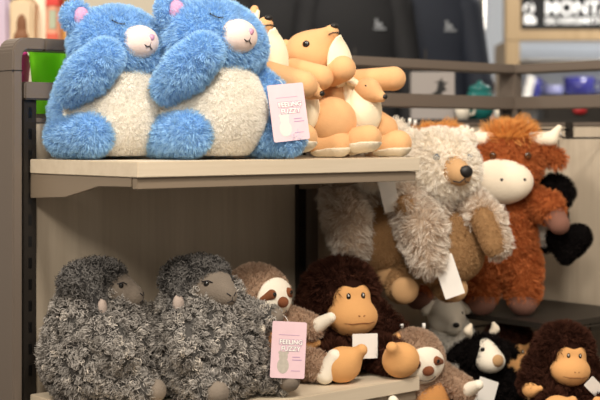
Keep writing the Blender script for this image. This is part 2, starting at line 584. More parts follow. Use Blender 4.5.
# wide base deck under the two right-hand bays
r = thing('base_deck', 'dark base deck under the brown monkeys and sloth at lower right', 'shelf', S(U1+.035, 0, Z_BASE), TH)
wd = U2-U1-.05
prism('deck_board', [(.0, -.012), (wd, -.012), (wd, -.9), (wd-.52, -.9), (wd-.52, -.5), (0, -.5)], -.03, 0, M_dark, r, bev=.001)
prism('deck_skirt', [(.02, -.03), (wd-.02, -.03), (wd-.02, -.88), (wd-.50, -.88), (wd-.50, -.48), (.02, -.48)], -Z_BASE, -.0305, M_brown, r, bev=.001)


def peg_hook(label, u, v0, z, ln, turn=0, group='peg hooks'):
    """double-wire display hook: runs out from the panel, tip turned up in white plastic"""
    r = thing('peg_hook', label, 'hook', S(u, v0, z), TH+turn, group)
    tube('rod', [(0, .010, 0), (0, -ln+.02, 0), (0, -ln+.006, .004), (0, -ln, .016)], .0026, M_dark, r)
    tube('tip', [(0, -ln+.006, .004), (0, -ln, .016), (0, -ln+.001, .024)], .0042, M_white, r)
    boxes('back_plate', [((-.012, .004, -.02), (.012, .011, .02))], M_dark, r, bev=.001)
    return r


# ------------------------------------------------------------------ blue bears
M_blue = furmat('blue plush fur', (.31,.57,.89), (.48,.74,.96), .13)
M_cream = furmat('cream plush fur', (1.0,.96,.88), (1.0,.98,.93), .03)
M_muz = plain('ivory velour', srgb('#e6d0c6'), .9, bump=.3, bscale=300, sheen=.3)
M_pink = plain('pink velour', srgb('#cf9bbb'), .9, bump=.3, bscale=300, sheen=.3)
M_pinknose = plain('pink satin nose', srgb('#c994ad'), .4)

UPY = 41.2/180*PI
bear = thing('bear_plush', '', 'soft toy', S(.286, .240, Z_UP), UPY, 'blue sleeping bears')
fb = dict(L=.0125, dens=3.0e5, w=.0011, clump=.45, cdens=1.1e4, jit=.40, comb=(0, 0, -.35))
BEL = E((0, .13, .092), (.160, .198, .135))
bodyp = [E((0, -.012, .097), (.117, .148, .117)), E((0, -.01, .19), (.088, .09, .07))]


def belly_in(P): return sd1(BEL, P)


soft(bear, 'body', bodyp, M_blue, .007, .05, fur=dict(fb, mask=lambda P: sd1(BEL, P) > .002), floor=.013)
soft(bear, 'belly_patch', bodyp, M_cream, .007, .05, fur=dict(fb, L=.0065, jit=.75, clump=.35, w=.0009, cdens=3e4, dens=5.5e5, lift=1.2), floor=.013,
     within=belly_in, grow=.003, label='cream belly')
soft(bear, 'head', [E((0, .015, .25), (.103, .090, .080)), E((-.03, .05, .235), (.06, .05, .055)), E((.04, .05, .228), (.06, .055, .055))],
     M_blue, .007, .04, fur=fb)


def hd(x, f, z, yaw=.18, roll=.34):
    """turn a point of the face about the middle of the head"""
    x, z = x*math.cos(roll)+z*math.sin(roll), -x*math.sin(roll)+z*math.cos(roll)
    x, f = x*math.cos(yaw)+f*math.sin(yaw), -x*math.sin(yaw)+f*math.cos(yaw)
    return (x-.012, f+.021, z+.249)


soft(bear, 'muzzle', [E(hd(0, .080, .002), (.045, .037, .037))], M_muz, .004, label='ivory muzzle')
e = soft(bear, 'ear', [E((-.088, -.006, .306), (.034, .018, .034))], M_blue, .004, fur=dict(fb, L=.011), label='near ear')
soft(e, 'inner_ear', [E((-.085, .011, .307), (.019, .010, .021))], M_pink, .003, label='pink inner ear')
e = soft(bear, 'ear', [E((.075, -.045, .295), (.036, .018, .036))], M_blue, .004, fur=dict(fb, L=.011), label='far ear')
soft(e, 'inner_ear', [E((.077, -.030, .296), (.023, .010, .023))], M_pink, .003, label='pink inner ear')
soft(bear, 'nose', [E(hd(0, .1135, .014), (.008, .005, .0055)), E(hd(0, .1155, .009), (.004, .004, .005))], M_pinknose, .0016, .006)
tube('mouth', fl([hd(*q) for q in ((-.013, .112, -.009), (-.007, .1155, -.012), (0, .1165, -.008), (0, .1165, .002), (0, .1165, -.008), (.007, .1155, -.012), (.013, .112, -.009))]), .0012, M_thread, bear, 6)
for sx in (-1, 1):
    tube('closed_eye', fl([hd(sx*q[0], q[1], q[2]) for q in ((.068, .056, .026), (.061, .066, .022), (.054, .072, .022), (.048, .076, .025))]), .0016, M_thread, bear, 6)
soft(bear, 'arm', [Cn((-.116, .030, .148), (-.108, .075, .180), .033, .036), Cn((-.108, .075, .180), (-.088, .106, .214), .036, .036)],
     M_blue, .006, .03, fur=fb, label='arm raised to the cheek')
soft(bear, 'arm', [Cn((.090, .03, .165), (.122, .085, .120), .040, .034)], M_blue, .006, fur=fb, label='arm hanging beside the belly')
soft(bear, 'leg', [Cn((-.098, -.03, .050), (-.096, .070, .053), .041, .042)], M_blue, .006, fur=fb, floor=.013)
soft(bear, 'leg', [Cn((.085, .05, .055), (.112, .135, .042), .045, .030)], M_blue, .006, fur=fb, floor=.013)
b2 = dup(bear, S(.134, .114, Z_UP), UPY, 'blue plush bear at the left end of the upper shelf, beside the rounded post', scale=.955)
bear['label'] = 'blue plush bear with printed pink hang tag, second from the left on the upper shelf'
hangtag(bear, .090, .160, .097, .079, .118, (-.10, -.10, -.35), True)

# ------------------------------------------------------------------ kangaroos
M_tan = plain('tan velour', srgb('#d9a876'), .95, bump=.35, bscale=220, var=.16, vscale=14, sheen=.5)
M_ivory = plain('ivory velour', srgb('#f3e3c4'), .95, bump=.35, bscale=220, var=.05, vscale=14, sheen=.4)
M_solegrey = plain('pale sole velour', srgb('#d9cdb6'), .95, bump=.3, bscale=220)


def dent(P):                                       # none
    return np.full(len(P), 1.0)


kang = thing('kangaroo_plush', '', 'soft toy', S(.668, .235, Z_UP), .80, 'kangaroos')
kb = [E((0, 0, .085), (.080, .082, .088)), E((0, -.035, .165), (.055, .055, .08))]
KB = E((.01, .10, .10), (.058, .10, .13))
soft(kang, 'body', kb, M_tan, .006, .05, floor=.001)
soft(kang, 'belly_patch', kb, M_ivory, .005, .05, within=lambda P: sd1(KB, P), grow=.003, floor=.001, label='ivory belly')
kh = [E((-.046, -.048, .228), (.056, .062, .054)), Cn((-.046, -.035, .238), (-.049, .024, .282), .046, .017)]
soft(kang, 'head', kh, M_tan, .005, .04)
soft(kang, 'throat', kh+[E((-.030, .018, .205), (.040, .035, .055))], M_ivory, .005, .04, grow=.003, label='ivory throat',
     within=lambda P: sd1(E((-.034, .082, .212), (.058, .066, .080)), P))
soft(kang, 'nose', [E((-.049, .034, .2955), (.010, .008, .007))], M_nose, .002)
tube('mouth', fl([(-.066, .031, .276), (-.059, .0385, .280), (-.049, .0425, .281), (-.039, .0385, .280), (-.032, .031, .276)]), .0011, M_thread, kang, 6)
for sx in (-1, 1):
    eyeball(kang, 'eye', -.046+sx*.0475, -.012, .255, .0085, M_eye, (0, 0, sx*1.1))
    e = soft(kang, 'ear', [Cn((-.046+sx*.035, -.09, .250), (-.046+sx*.045, -.12, .222), .020, .010)], M_tan, .004, label='folded ear')
# arms: near one folded across, far one reaching out
soft(kang, 'arm', [Cn((-.064, .040, .182), (-.074, .082, .197), .024, .029)], M_tan, .005, label='near arm')
soft(kang, 'arm', [Cn((.050, .0, .178), (.088, .092, .180), .024, .028)], M_tan, .005, label='far arm reaching out')
soft(kang, 'pouch', [E((.012, .066, .105), (.050, .036, .058))], M_ivory, .004, label='ivory pouch')
j = soft(kang, 'joey_head', [E((.006, .082, .152), (.028, .028, .027)), Cn((.008, .095, .147), (.015, .116, .136), .021, .012)], M_tan, .003, .02, label='joey head in the pouch')
soft(j, 'joey_nose', [E((.0165, .126, .136), (.007, .006, .006))], M_nose, .0016)
for sx in (-1, 1):
    eyeball(j, 'joey_eye', .008+sx*.0235, .098, .158, .0055, M_eye, (0, 0, sx*1.2))
    soft(j, 'joey_ear', [Cn((.006+sx*.022, .066, .168), (.006+sx*.030, .050, .172), .009, .006)], M_ivory, .002)
soft(kang, 'thigh', [Cn((-.072, -.005, .072), (-.076, .050, .080), .057, .056)], M_tan, .005)
soft(kang, 'thigh', [Cn((.070, .02, .085), (.080, .07, .065), .040, .032)], M_tan, .005)
o = soft(kang, 'foot', [Cn((-.052, .105, .040), (-.042, .130, .044), .029, .029)], M_tan, .004, floor=.001)
soft(o, 'sole', [Cn((-.052, .105, .040), (-.042, .130, .044), .029, .029)], M_solegrey, .004, floor=.0012, grow=.002,
     within=lambda P: sd1(E((-.050, .140, .018), (.065, .062, .019)), P), label='pale sole')
o = soft(kang, 'foot', [Cn((.078, .070, .031), (.087, .108, .032), .031, .030)], M_tan, .004, floor=.001)
soft(o, 'sole', [Cn((.078, .070, .031), (.087, .108, .032), .031, .030)], M_solegrey, .004, floor=.0012, grow=.002,
     within=lambda P: sd1(E((.09, .13, .010), (.060, .09, .014)), P), label='pale sole')
soft(kang, 'tail', [Cn((0, -.06, .04), (-.02, -.14, .03), .032, .014)], M_tan, .005, floor=.001)
k2 = dup(kang, S(.492, .215, Z_UP), .80, 'tan kangaroo behind the tagged blue bear, one ivory ear upright', scale=1.03, skip=('ear', 'arm'))
soft(k2, 'arm', [Cn((-.064, .035, .182), (-.036, .125, .152), .025, .029)], M_tan, .005, label='near arm')
soft(k2, 'arm', [Cn((.045, .015, .190), (.058, .085, .172), .026, .027)], M_tan, .005, label='far arm')
kang['label'] = 'tan kangaroo at the right end of the upper shelf, nose lifted, joey in pouch'
for sx, tip in ((-1, (-.075, -.065, .335)), (1, (.010, -.07, .325))):
    e = soft(k2, 'ear', [Cn((-.046+sx*.03, -.060, .275), tip, .017, .009)], M_tan, .003, label='upright ear')
    soft(e, 'inner_ear', [Cn((-.046+sx*.03, -.051, .280), (tip[0], tip[1]+.010, tip[2]-.006), .013, .005)], M_ivory, .003, label='ivory inner ear')

# ------------------------------------------------------------------ grey sheep
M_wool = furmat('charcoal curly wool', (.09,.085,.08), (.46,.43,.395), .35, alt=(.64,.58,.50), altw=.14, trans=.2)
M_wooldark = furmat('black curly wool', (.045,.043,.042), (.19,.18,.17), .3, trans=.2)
M_face = plain('grey short pile', srgb('#7b7064'), .95, bump=.6, bscale=260, var=.12, vscale=40, sheen=.3)
M_earin = plain('pinkish grey velour', srgb('#a3948a'), .95, bump=.4, bscale=260)
M_lambpic = plain('printed lamb picture ink', srgb('#b8b0a4'), .7, var=.2, vscale=160)
fw = dict(L=.018, dens=1.2e5, w=.0017, clump=.74, cdens=3.6e3, jit=.85, comb=(0, 0, -.25), curl=.7, curlr=.0045, rclump=.55, nmix=.6)
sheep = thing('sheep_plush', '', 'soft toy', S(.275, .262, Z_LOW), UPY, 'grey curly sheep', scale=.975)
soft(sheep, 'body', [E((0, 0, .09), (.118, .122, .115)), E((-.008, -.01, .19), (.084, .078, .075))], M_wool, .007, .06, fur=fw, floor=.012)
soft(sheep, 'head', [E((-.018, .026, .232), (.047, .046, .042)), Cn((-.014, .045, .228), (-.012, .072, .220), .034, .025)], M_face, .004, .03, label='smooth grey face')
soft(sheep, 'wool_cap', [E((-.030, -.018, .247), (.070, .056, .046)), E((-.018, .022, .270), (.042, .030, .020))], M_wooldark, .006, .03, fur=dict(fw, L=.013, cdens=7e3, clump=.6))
for sx in (-1, 1):
    e = soft(sheep, 'ear', [Cn((-.030+sx*.062, .018, .235), (-.030+sx*.076, .028, .190), .016, .013)], M_wooldark, .004, fur=dict(fw, L=.007))
    soft(e, 'inner_ear', [E((-.030+sx*.074, .034, .206), (.013, .010, .021))], M_earin, .003, label='smooth ear lining')
    eyeball(sheep, 'eye', -.017+sx*.034, .060, .246, .0062, M_eye, (0, 0, sx*.6))
    tube('brow', fl([(-.017+sx*.042, .054, .251), (-.017+sx*.033, .064, .2535), (-.017+sx*.025, .069, .249)]), .0013, M_thread, sheep, 6)
    tube('nostril', fl([(-.012+sx*.004, .0975, .222), (-.012+sx*.012, .094, .228)]), .0012, M_thread, sheep, 6)
tube('mouth', fl([(-.030, .084, .212), (-.020, .093, .208), (-.012, .0965, .212), (-.012, .0985, .220), (-.012, .0965, .212), (-.004, .093, .208), (.006, .084, .212)]), .0010, M_thread, sheep, 6)
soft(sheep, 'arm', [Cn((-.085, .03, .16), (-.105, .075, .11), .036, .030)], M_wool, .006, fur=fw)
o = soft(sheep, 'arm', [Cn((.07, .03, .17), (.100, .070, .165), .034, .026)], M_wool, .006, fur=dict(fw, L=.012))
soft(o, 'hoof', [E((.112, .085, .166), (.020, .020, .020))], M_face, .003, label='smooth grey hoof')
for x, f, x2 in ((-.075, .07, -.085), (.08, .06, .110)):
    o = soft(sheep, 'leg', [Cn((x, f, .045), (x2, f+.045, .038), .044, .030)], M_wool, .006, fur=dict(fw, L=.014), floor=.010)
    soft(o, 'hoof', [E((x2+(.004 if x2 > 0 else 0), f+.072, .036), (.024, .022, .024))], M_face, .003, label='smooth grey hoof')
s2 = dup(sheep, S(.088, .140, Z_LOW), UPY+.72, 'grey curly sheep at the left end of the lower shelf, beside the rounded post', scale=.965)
sheep['label'] = 'grey curly sheep with printed pink hang tag, before a sloth on the lower shelf'
hangtag(sheep, .103, .142, .103, .076, .118, (-.12, .09, -.42), True, M_lambpic)

# ------------------------------------------------------------------ sloths
M_slothfur = furmat('mushroom brown short fur', (.42,.28,.19), (.66,.49,.37), .12)
M_slothpale = plain('off-white velour', srgb('#efe6d4'), .95, bump=.3, bscale=260, sheen=.3)
M_patch = plain('chestnut velour', srgb('#7a4526'), .9, bump=.3, bscale=260, sheen=.3)
M_caramel = plain('caramel velour', srgb('#c98d50'), .95, bump=.3, bscale=220, sheen=.4)
fs = dict(L=.008, dens=1.6e5, w=.0013, clump=.35, cdens=9e3, jit=.45, comb=(0, 0, -.3))
sloth = thing('sloth_plush', '', 'soft toy', S(.447, .205, Z_LOW), UPY+.12, 'sloths')
soft(sloth, 'body', [E((0, 0, .075), (.075, .075, .085)), E((0, -.01, .14), (.06, .055, .06))], M_slothfur, .006, .05, fur=fs, floor=.008)
soft(sloth, 'belly_patch', [E((.012, .020, .080), (.068, .066, .070))], M_caramel, .005, label='caramel belly')
sh = [E((0, .0, .195), (.070, .062, .062)), E((0, .03, .185), (.055, .045, .045))]
soft(sloth, 'head', sh, M_slothfur, .006, .03, fur=dict(fs, mask=lambda P: sd1(E((0, .085, .185), (.058, .06, .050)), P) > 0))
soft(sloth, 'face_mask', sh, M_slothpale, .004, .03, grow=.005, within=lambda P: sd1(E((0, .085, .185), (.060, .062, .052)), P), label='off-white face')
soft(sloth, 'nose', [E((0, .083, .181), (.015, .010, .012))], M_patch, .0025)
tube('mouth', fl([(-.024, .072, .160), (-.012, .080, .157), (0, .082, .156), (.012, .080, .157), (.024, .072, .160)]), .0011, M_thread, sloth, 6)
for sx in (-1, 1):
    p = soft(sloth, 'eye_patch', [Cn((sx*.026, .073, .199), (sx*.043, .060, .190), .0115, .009)], M_patch, .0025, label='chestnut eye patch')
    eyeball(p, 'eye', sx*.027, .083, .200, .0052, M_eye, (0, 0, sx*.45))
for sx in (-1, 1):
    a = soft(sloth, 'arm', [Cn((sx*.065, .0, .140), (sx*.098, .075, .115), .030, .028)], M_slothfur, .005, fur=fs)
    soft(a, 'paw', [Cn((sx*.100, .092, .120), (sx*.112, .122, .140), .018, .012)], M_slothpale, .003, label='off-white paw')
    g = soft(sloth, 'leg', [Cn((sx*.055, .04, .045), (sx*.072, .115, .038), .036, .032)], M_slothfur, .005, fur=fs, floor=.008)
    soft(g, 'paw', [Cn((sx*.072, .140, .022), (sx*.082, .158, .062), .021, .016)], M_slothpale, .003, floor=.001, label='off-white paw')
dup(sloth, S(.828, .325, Z_BASE+.006), .36, 'brown sloth with pale face low down, right of the end of the lower shelf', scale=.95, tilt=(.14, -.10))
sloth['label'] = 'brown sloth peeking out behind the tagged grey sheep on the lower shelf'

# ------------------------------------------------------------------ monkeys
M_monk = furmat('dark chocolate fur', (.032,.013,.009), (.10,.040,.026), .25, alt=(.17,.075,.045), altw=.08)
M_monkface = plain('peach tan velour', srgb('#d9a266'), .95, bump=.3, bscale=220, var=.06, vscale=20, sheen=.4)
fm = dict(L=.017, dens=1.5e5, w=.0014, clump=.6, cdens=7e3, jit=.45, comb=(0, 0, -.4))
monk = thing('monkey_plush', '', 'soft toy', S(.690, .215, Z_LOW), .42, 'brown monkeys', scale=1.10)
soft(monk, 'body', [E((0, 0, .07), (.082, .075, .075)), E((0, 0, .12), (.065, .06, .055))], M_monk, .006, .05, fur=fm, floor=.014)
mh = [E((0, .005, .166), (.076, .068, .064))]
FM = E((0, .085, .136), (.048, .06, .068))
soft(monk, 'head', mh, M_monk, .006, fur=dict(fm, mask=lambda P: sd1(FM, P) > -.002))
soft(monk, 'face_mask', [E((-.015, .052, .160), (.029, .026, .030)), E((.015, .052, .160), (.029, .026, .030)),
                         E((0, .060, .118), (.055, .046, .042))], M_monkface, .004, .012, label='peach tan face')
for sx in (-1, 1):
    e = eyeball(monk, 'eye', sx*.0165, .0785, .162, .0062, M_eye, (0, 0, sx*.1), .5)
    e.scale = (.8, 1, 1.25)
    eyeball(e, 'glint', -.0015, .0032, .002, .0018, M_glint)  # white dot put on each eye as a painted highlight
    soft(monk, 'ear', [E((sx*.074, -.01, .150), (.020, .012, .024))], M_monk, .004, fur=dict(fm, L=.010))
tube('mouth', fl([(-.034, .095, .110), (-.018, .104, .109), (0, .1065, .1105), (.018, .104, .109), (.034, .095, .110)]), .0007, M_patch, monk, 6)
for sx in (-1, 1):
    tube('nostril', fl([(sx*.007, .1055, .126), (sx*.004, .1058, .1245)]), .001, M_patch, monk, 6)
for sx in (-1, 1):
    a = soft(monk, 'arm', [Cn((sx*.070, .0, .12), (sx*.105, .045, .075), .030, .027)], M_monk, .006, fur=fm)
    soft(a, 'hand', [E((sx*.109, .062, .064), (.022, .024, .022)), Cn((sx*.100, .078, .066), (sx*.092, .088, .074), .009, .008)], M_monkface, .004, .01, label='peach tan hand')
    g = soft(monk, 'leg', [Cn((sx*.05, .045, .042), (sx*.066, .115, .038), .036, .030)], M_monk, .006, fur=fm, floor=.014)
    soft(g, 'foot', [E((sx*.066, .150, .038), (.040, .030, .036)), Cn((sx*.044, .162, .055), (sx*.034, .172, .068), .014, .012)], M_monkface, .004, .015, floor=.001, label='peach tan foot')
mk3 = dup(monk, S(1.112, .515, Z_BASE+.055), .20, 'brown monkey with white tag in the bottom right corner, below the red cow', scale=.86, tilt=(.10, .06))
hangtag(mk3, .046, .118, .092, .048, .034, (.1, .70, .1))
mk2 = dup(monk, S(1.238, .255, Z_BASE), .62, 'brown monkey in shadow between the black and white cow and corner monkey', scale=.92)
hangtag(mk2, -.045, .108, .085, .034, .042, (.1, -.5, .1))
monk['label'] = 'brown monkey with white tag at the right end of the lower shelf'
hangtag(monk, .0, .120, .066, .060, .050, (-.08, .05, .1))

# ------------------------------------------------------------------ frosted bears, hung on peg hooks
M_frost = furmat('frosted long fur', (.60,.46,.34), (1.0,.96,.88), .06)
M_frosthead = furmat('cream long fur', (.95,.87,.75), (1.0,.97,.90), .03)
M_satin = plain('tan short plush', srgb('#9c7445'), .7, bump=.4, bscale=120, var=.15, vscale=20, sheen=.6)
M_satinfur = furmat('tan short pile', (.40,.235,.11), (.52,.33,.17), .15)
fsat = dict(L=.005, dens=2.2e5, w=.0011, clump=.3, cdens=1.2e4, jit=.4, comb=(0, .3, -.8))
M_muztan = plain('light tan velour', srgb('#bb9468'), .95, bump=.3, bscale=260, sheen=.3)
M_blueeye = plain('blue grey eye', srgb('#5d6a76'), .15)
ff = dict(L=.026, dens=8.5e4, w=.0015, clump=.72, cdens=4e3, jit=.50, comb=(0, .15, -.7), rclump=.4)
fro = thing('frosted_bear_plush', '', 'soft toy', S(.966, .270, CAMZ-.390), .26, 'frosted bears', tilt=(0, 0))
fk_ = lambda c, r: (lambda P: sd1(E(c, r), P) > 0)
soft(fro, 'body', [E((-.02, -.02, .20), (.085, .075, .085)), E((-.02, -.03, .12), (.085, .06, .07))], M_frost, .008, .06, fur=dict(ff, mask=fk_((.02, .09, .12), (.085, .09, .10))))
soft(fro, 'belly_patch', [E((-.005, .040, .100), (.096, .077, .066)), E((.03, .040, .15), (.056, .055, .06))], M_satinfur, .006, .05, fur=fsat, label='smooth tan belly')
soft(fro, 'head', [E((0, .0, .325), (.086, .080, .080)), E((.01, .03, .30), (.074, .06, .06))], M_frosthead, .007, .04, fur=dict(ff, L=.016, dens=1.5e5, comb=(0, .3, -.3), cdens=8e3))
soft(fro, 'muzzle', [Cn((.008, .060, .315), (.014, .105, .303), .040, .028)], M_muztan, .004, label='light tan muzzle')
soft(fro, 'nose', [E((.020, .129, .309), (.016, .011, .015))], M_nose, .0025)
tube('mouth', fl([(-.010, .121, .287), (.004, .130, .284), (.016, .1335, .294), (.016, .133, .285), (.028, .127, .284)]), .0014, M_thread, fro, 6)
for sx in (-1, 1):
    eyeball(fro, 'eye', .008+sx*.042, .078, .342, .0085, M_blueeye, (0, 0, sx*.45))
    e = soft(fro, 'ear', [E((sx*.070, .0, .385), (.026, .014, .026))], M_frosthead, .004, fur=dict(ff, L=.012, dens=1.3e5))
a = soft(fro, 'arm', [Cn((-.080, .02, .230), (-.075, .095, .165), .050, .044), Cn((-.075, .095, .165), (-.072, .12, .11), .044, .034)], M_frost, .007, fur=ff)
a = soft(fro, 'arm', [Cn((.070, .03, .225), (.085, .10, .190), .042, .036), Cn((.085, .10, .190), (.100, .13, .135), .036, .028)], M_frost, .007,
         fur=dict(ff, L=.018, mask=fk_((.068, .14, .165), (.030, .055, .06))))
soft(a, 'palm_patch', [Cn((.072, .112, .195), (.086, .138, .136), .031, .026)], M_satinfur, .004, fur=fsat, label='smooth tan palm')
for sx in (-1, 1):
    g = soft(fro, 'leg', [Cn((sx*.050-.040, .0, .06), (sx*.060-.050, .045, .035), .044, .038)], M_satinfur, .006, fur=fsat)
    soft(g, 'foot_pad', [E((sx*.062-.050, .074, .030), (.034, .018, .032))], M_muztan, .004, label='light tan foot')
tube('hanging_loop', fl([(0, -.05, .36), (-.004, -.10, .40), (0, -.105, .41), (.004, -.10, .40), (0, -.05, .365)]), .0016, M_white, fro, 6)
fr2 = dup(fro, S(.885, .165, CAMZ-.360), -.02, 'frosted bear half hidden under the right end of the upper shelf', scale=.97, tilt=(0, -.10))
hangtag(fr2, .030, .115, .235, .040, .095, (-.05, -.14, -.2))
fro['label'] = 'frosted cream bear with tan muzzle and black nose, right of the upper shelf'
hangtag(fro, -.022, .125, .066, .048, .098, (-.05, -.32, -.2))

# ------------------------------------------------------------------ highland cows
M_rust = furmat('rust red fur', (.38,.105,.032), (.68,.24,.085), .18)
M_mane = furmat('ginger mane', (.66,.26,.06), (.90,.48,.16), .15)
M_hoof = plain('brown velour hoof', srgb('#7d5546'), .95, bump=.3, bscale=220, sheen=.3)
M_cowmuz = plain('ivory cow muzzle', srgb('#f0e2cb'), .95, bump=.3, bscale=220, sheen=.3)
fc = dict(L=.014, dens=9e4, w=.0015, clump=.55, cdens=5e3, jit=.45, comb=(0, 0, -.45))
cow = thing('highland_cow_plush', '', 'soft toy', S(1.246, .232, Z_MID), -.10, 'red highland cows', scale=1.0)
soft(cow, 'body', [E((0, 0, .17), (.088, .078, .11)), E((0, 0, .27), (.070, .060, .07))], M_rust, .008, .06, fur=fc)
soft(cow, 'head', [E((.02, .0, .395), (.088, .072, .074)), E((.005, .04, .36), (.07, .05, .055))], M_rust, .007, .04, fur=fc)
soft(cow, 'muzzle', [E((-.006, .075, .342), (.082, .047, .058))], M_cowmuz, .005, label='ivory muzzle')
for x in (-.006, .050):
    soft(cow, 'nostril', [E((x, .119 if x < 0 else .106, .348), (.0055, .004, .005))], M_thread, .0014)
for sx in (-1, 1):
    eyeball(cow, 'eye', .018+sx*.044, .078, .408, .0095, M_eyebrown, (0, 0, sx*.3))
    h_ = soft(cow, 'horn', [Cn((.02+sx*.055, .012, .448), (.02+sx*.104, .018, .450), .020, .016), Cn((.02+sx*.104, .018, .450), (.02+sx*.124, .020, .478), .016, .008)], M_cowmuz, .004, .012, label='ivory horn')
    soft(cow, 'ear', [Cn((.02+sx*.080, .0, .420), (.02+sx*.118, .012, .398), .026, .022)], M_rust, .005, fur=dict(fc, L=.016))
soft(cow, 'mane', [E((.026, -.005, .455), (.058, .044, .028)), E((.024, .030, .456), (.036, .022, .012))], M_mane, .006, .02,
     fur=dict(L=.040, dens=6e4, w=.0018, clump=.8, cdens=3.2e3, jit=.6, comb=(.35, .0, .45)), label='shaggy ginger mane')
for sx, e1, e2 in ((-1, (-.115, .055, .225), (-.075, .088, .205)), (1, (.115, .045, .275), (.140, .065, .235))):
    a = soft(cow, 'arm', [Cn((sx*.070, .0, .290), e1, .040, .038)], M_rust, .006, fur=fc)
    soft(a, 'hoof', [Cn(e1, e2, .033, .027)], M_hoof, .004, label='brown hoof')
    g = soft(cow, 'leg', [Cn((sx*.048, .01, .13), (sx*.052, .03, .065), .052, .044)], M_rust, .006, fur=fc)
    soft(g, 'hoof', [Cn((sx*.052, .030, .06), (sx*.052, .036, .036), .040, .038)], M_hoof, .004, floor=.001, label='brown hoof')
c2 = dup(cow, S(1.115, .105, CAMZ-.44), .35, 'second red highland cow mostly hidden behind the frosted bear', scale=.95)
tube('hanging_loop', fl([(0, -.06, .40), (-.004, -.08, .47), (0, -.085, .48), (.004, -.08, .47), (0, -.06, .405)]), .0016, M_white, c2, 6)
cow['label'] = 'rust red highland cow with ginger mane and ivory horns, standing by the corner'
hangtag(cow, -.098, .07, .355, .040, .070, (0, -.25, 0))

# ------------------------------------------------------------------ black plush behind the cow, black and white cow, cream plush
M_blackfur = furmat('black fur', srgb('#121010'), srgb('#241f1e'), .3, trans=.1)
M_whitefur = furmat('white fur', (.82,.78,.70), (.92,.89,.83), .06)
fk = dict(L=.010, dens=1.1e5, w=.0014, clump=.5, cdens=6e3, jit=.4, comb=(0, 0, -.3))
blk = thing('black_plush', 'black plush with heart-shaped paws hanging behind the red highland cow', 'soft toy', S(1.375, .285, CAMZ-.345), -.35)
soft(blk, 'body', [E((-.01, 0, .13), (.055, .05, .085))], M_blackfur, .006, fur=fk)
soft(blk, 'head', [E((.015, .01, .200), (.050, .045, .046))], M_blackfur, .006, fur=fk)
soft(blk, 'chest_patch', [E((-.010, .035, .115), (.042, .026, .05))], M_whitefur, .005, fur=fk, label='white chest')
soft(blk, 'paw', [Cn((.032, .045, .085), (.048, .050, .035), .034, .014), Cn((.082, .045, .088), (.050, .050, .035), .034, .014), E((.055, .046, .066), (.04, .02, .03))],
     M_blackfur, .005, .02, fur=dict(fk, L=.006), label='heart-shaped black paw')
tube('hanging_loop', fl([(.015, -.02, .235), (.011, -.03, .335), (.015, -.03, .345), (.019, -.03, .335), (.015, -.02, .235)]), .0014, M_dark, blk, 6)

bw = thing('cow_plush', 'small black and white cow with pale horn and white tag, right of the low sloth', 'soft toy', S(1.045, .335, Z_BASE), .42, scale=1.08)
soft(bw, 'body', [E((0, 0, .065), (.066, .06, .068))], M_blackfur, .006, fur=fk, floor=.01)
soft(bw, 'head', [E((0, .01, .150), (.056, .050, .046))], M_blackfur, .006, fur=fk)
soft(bw, 'blaze', [E((-.008, .032, .160), (.024, .034, .032)), E((-.004, .048, .143), (.034, .030, .026))], M_slothpale, .004, .02, label='white face')
soft(bw, 'nose_patch', [E((-.002, .074, .148), (.015, .009, .014))], M_muztan, .003, label='tan nose')
for sx in (-1, 1):
    eyeball(bw, 'eye', -.008+sx*.021, .056, .172, .005, M_eye, (0, 0, sx*.4))
    soft(bw, 'horn', [Cn((sx*.024, .0, .190), (sx*.036, .005, .206), .006, .005), Cn((sx*.036, .005, .206), (sx*.030, .008, .220), .005, .003)], M_cowmuz, .002, label='pale horn')
    soft(bw, 'ear', [Cn((sx*.052, 0, .165), (sx*.080, .01, .152), .014, .012)], M_blackfur, .004, fur=fk)
    a = soft(bw, 'arm', [Cn((sx*.055, .02, .095), (sx*.075, .065, .06), .024, .022)], M_blackfur, .005, fur=fk)
    soft(a, 'hoof', [E((sx*.078, .084, .052), (.018, .016, .018))], M_muztan, .003, label='tan hoof')
    soft(bw, 'leg', [Cn((sx*.045, .04, .034), (sx*.062, .10, .032), .028, .025)], M_blackfur, .005, fur=fk, floor=.008)
hangtag(bw, -.038, .085, .085, .050, .055, (-.05, .35, 0))

cr = thing('cream_plush', 'cream plush standing in the shade behind the low sloth and under a hook', 'soft toy', S(1.115, .175, Z_BASE), .25, scale=1.1)
soft(cr, 'body', [E((.012, 0, .085), (.062, .060, .088)), E((0, 0, .17), (.042, .040, .05))], M_whitefur, .006, .05, fur=dict(fk, L=.008), floor=.008)
soft(cr, 'head', [E((-.012, .0, .215), (.044, .042, .042)), Cn((-.015, .03, .205), (-.016, .055, .198), .026, .020)], M_slothpale, .004, .03)
for sx in (-1, 1):
    eyeball(cr, 'eye', -.012+sx*.024, .038, .222, .0055, M_eye, (0, 0, sx*.5))
    soft(cr, 'ear', [Cn((-.012+sx*.034, -.005, .238), (-.012+sx*.052, .0, .225), .012, .010)], M_slothpale, .003)
    soft(cr, 'leg', [Cn((sx*.034, .03, .035), (sx*.042, .075, .032), .032, .028)], M_whitefur, .005, fur=dict(fk, L=.008), floor=.008)
soft(cr, 'nose', [E((-.016, .076, .202), (.008, .005, .006))], M_nose, .002)

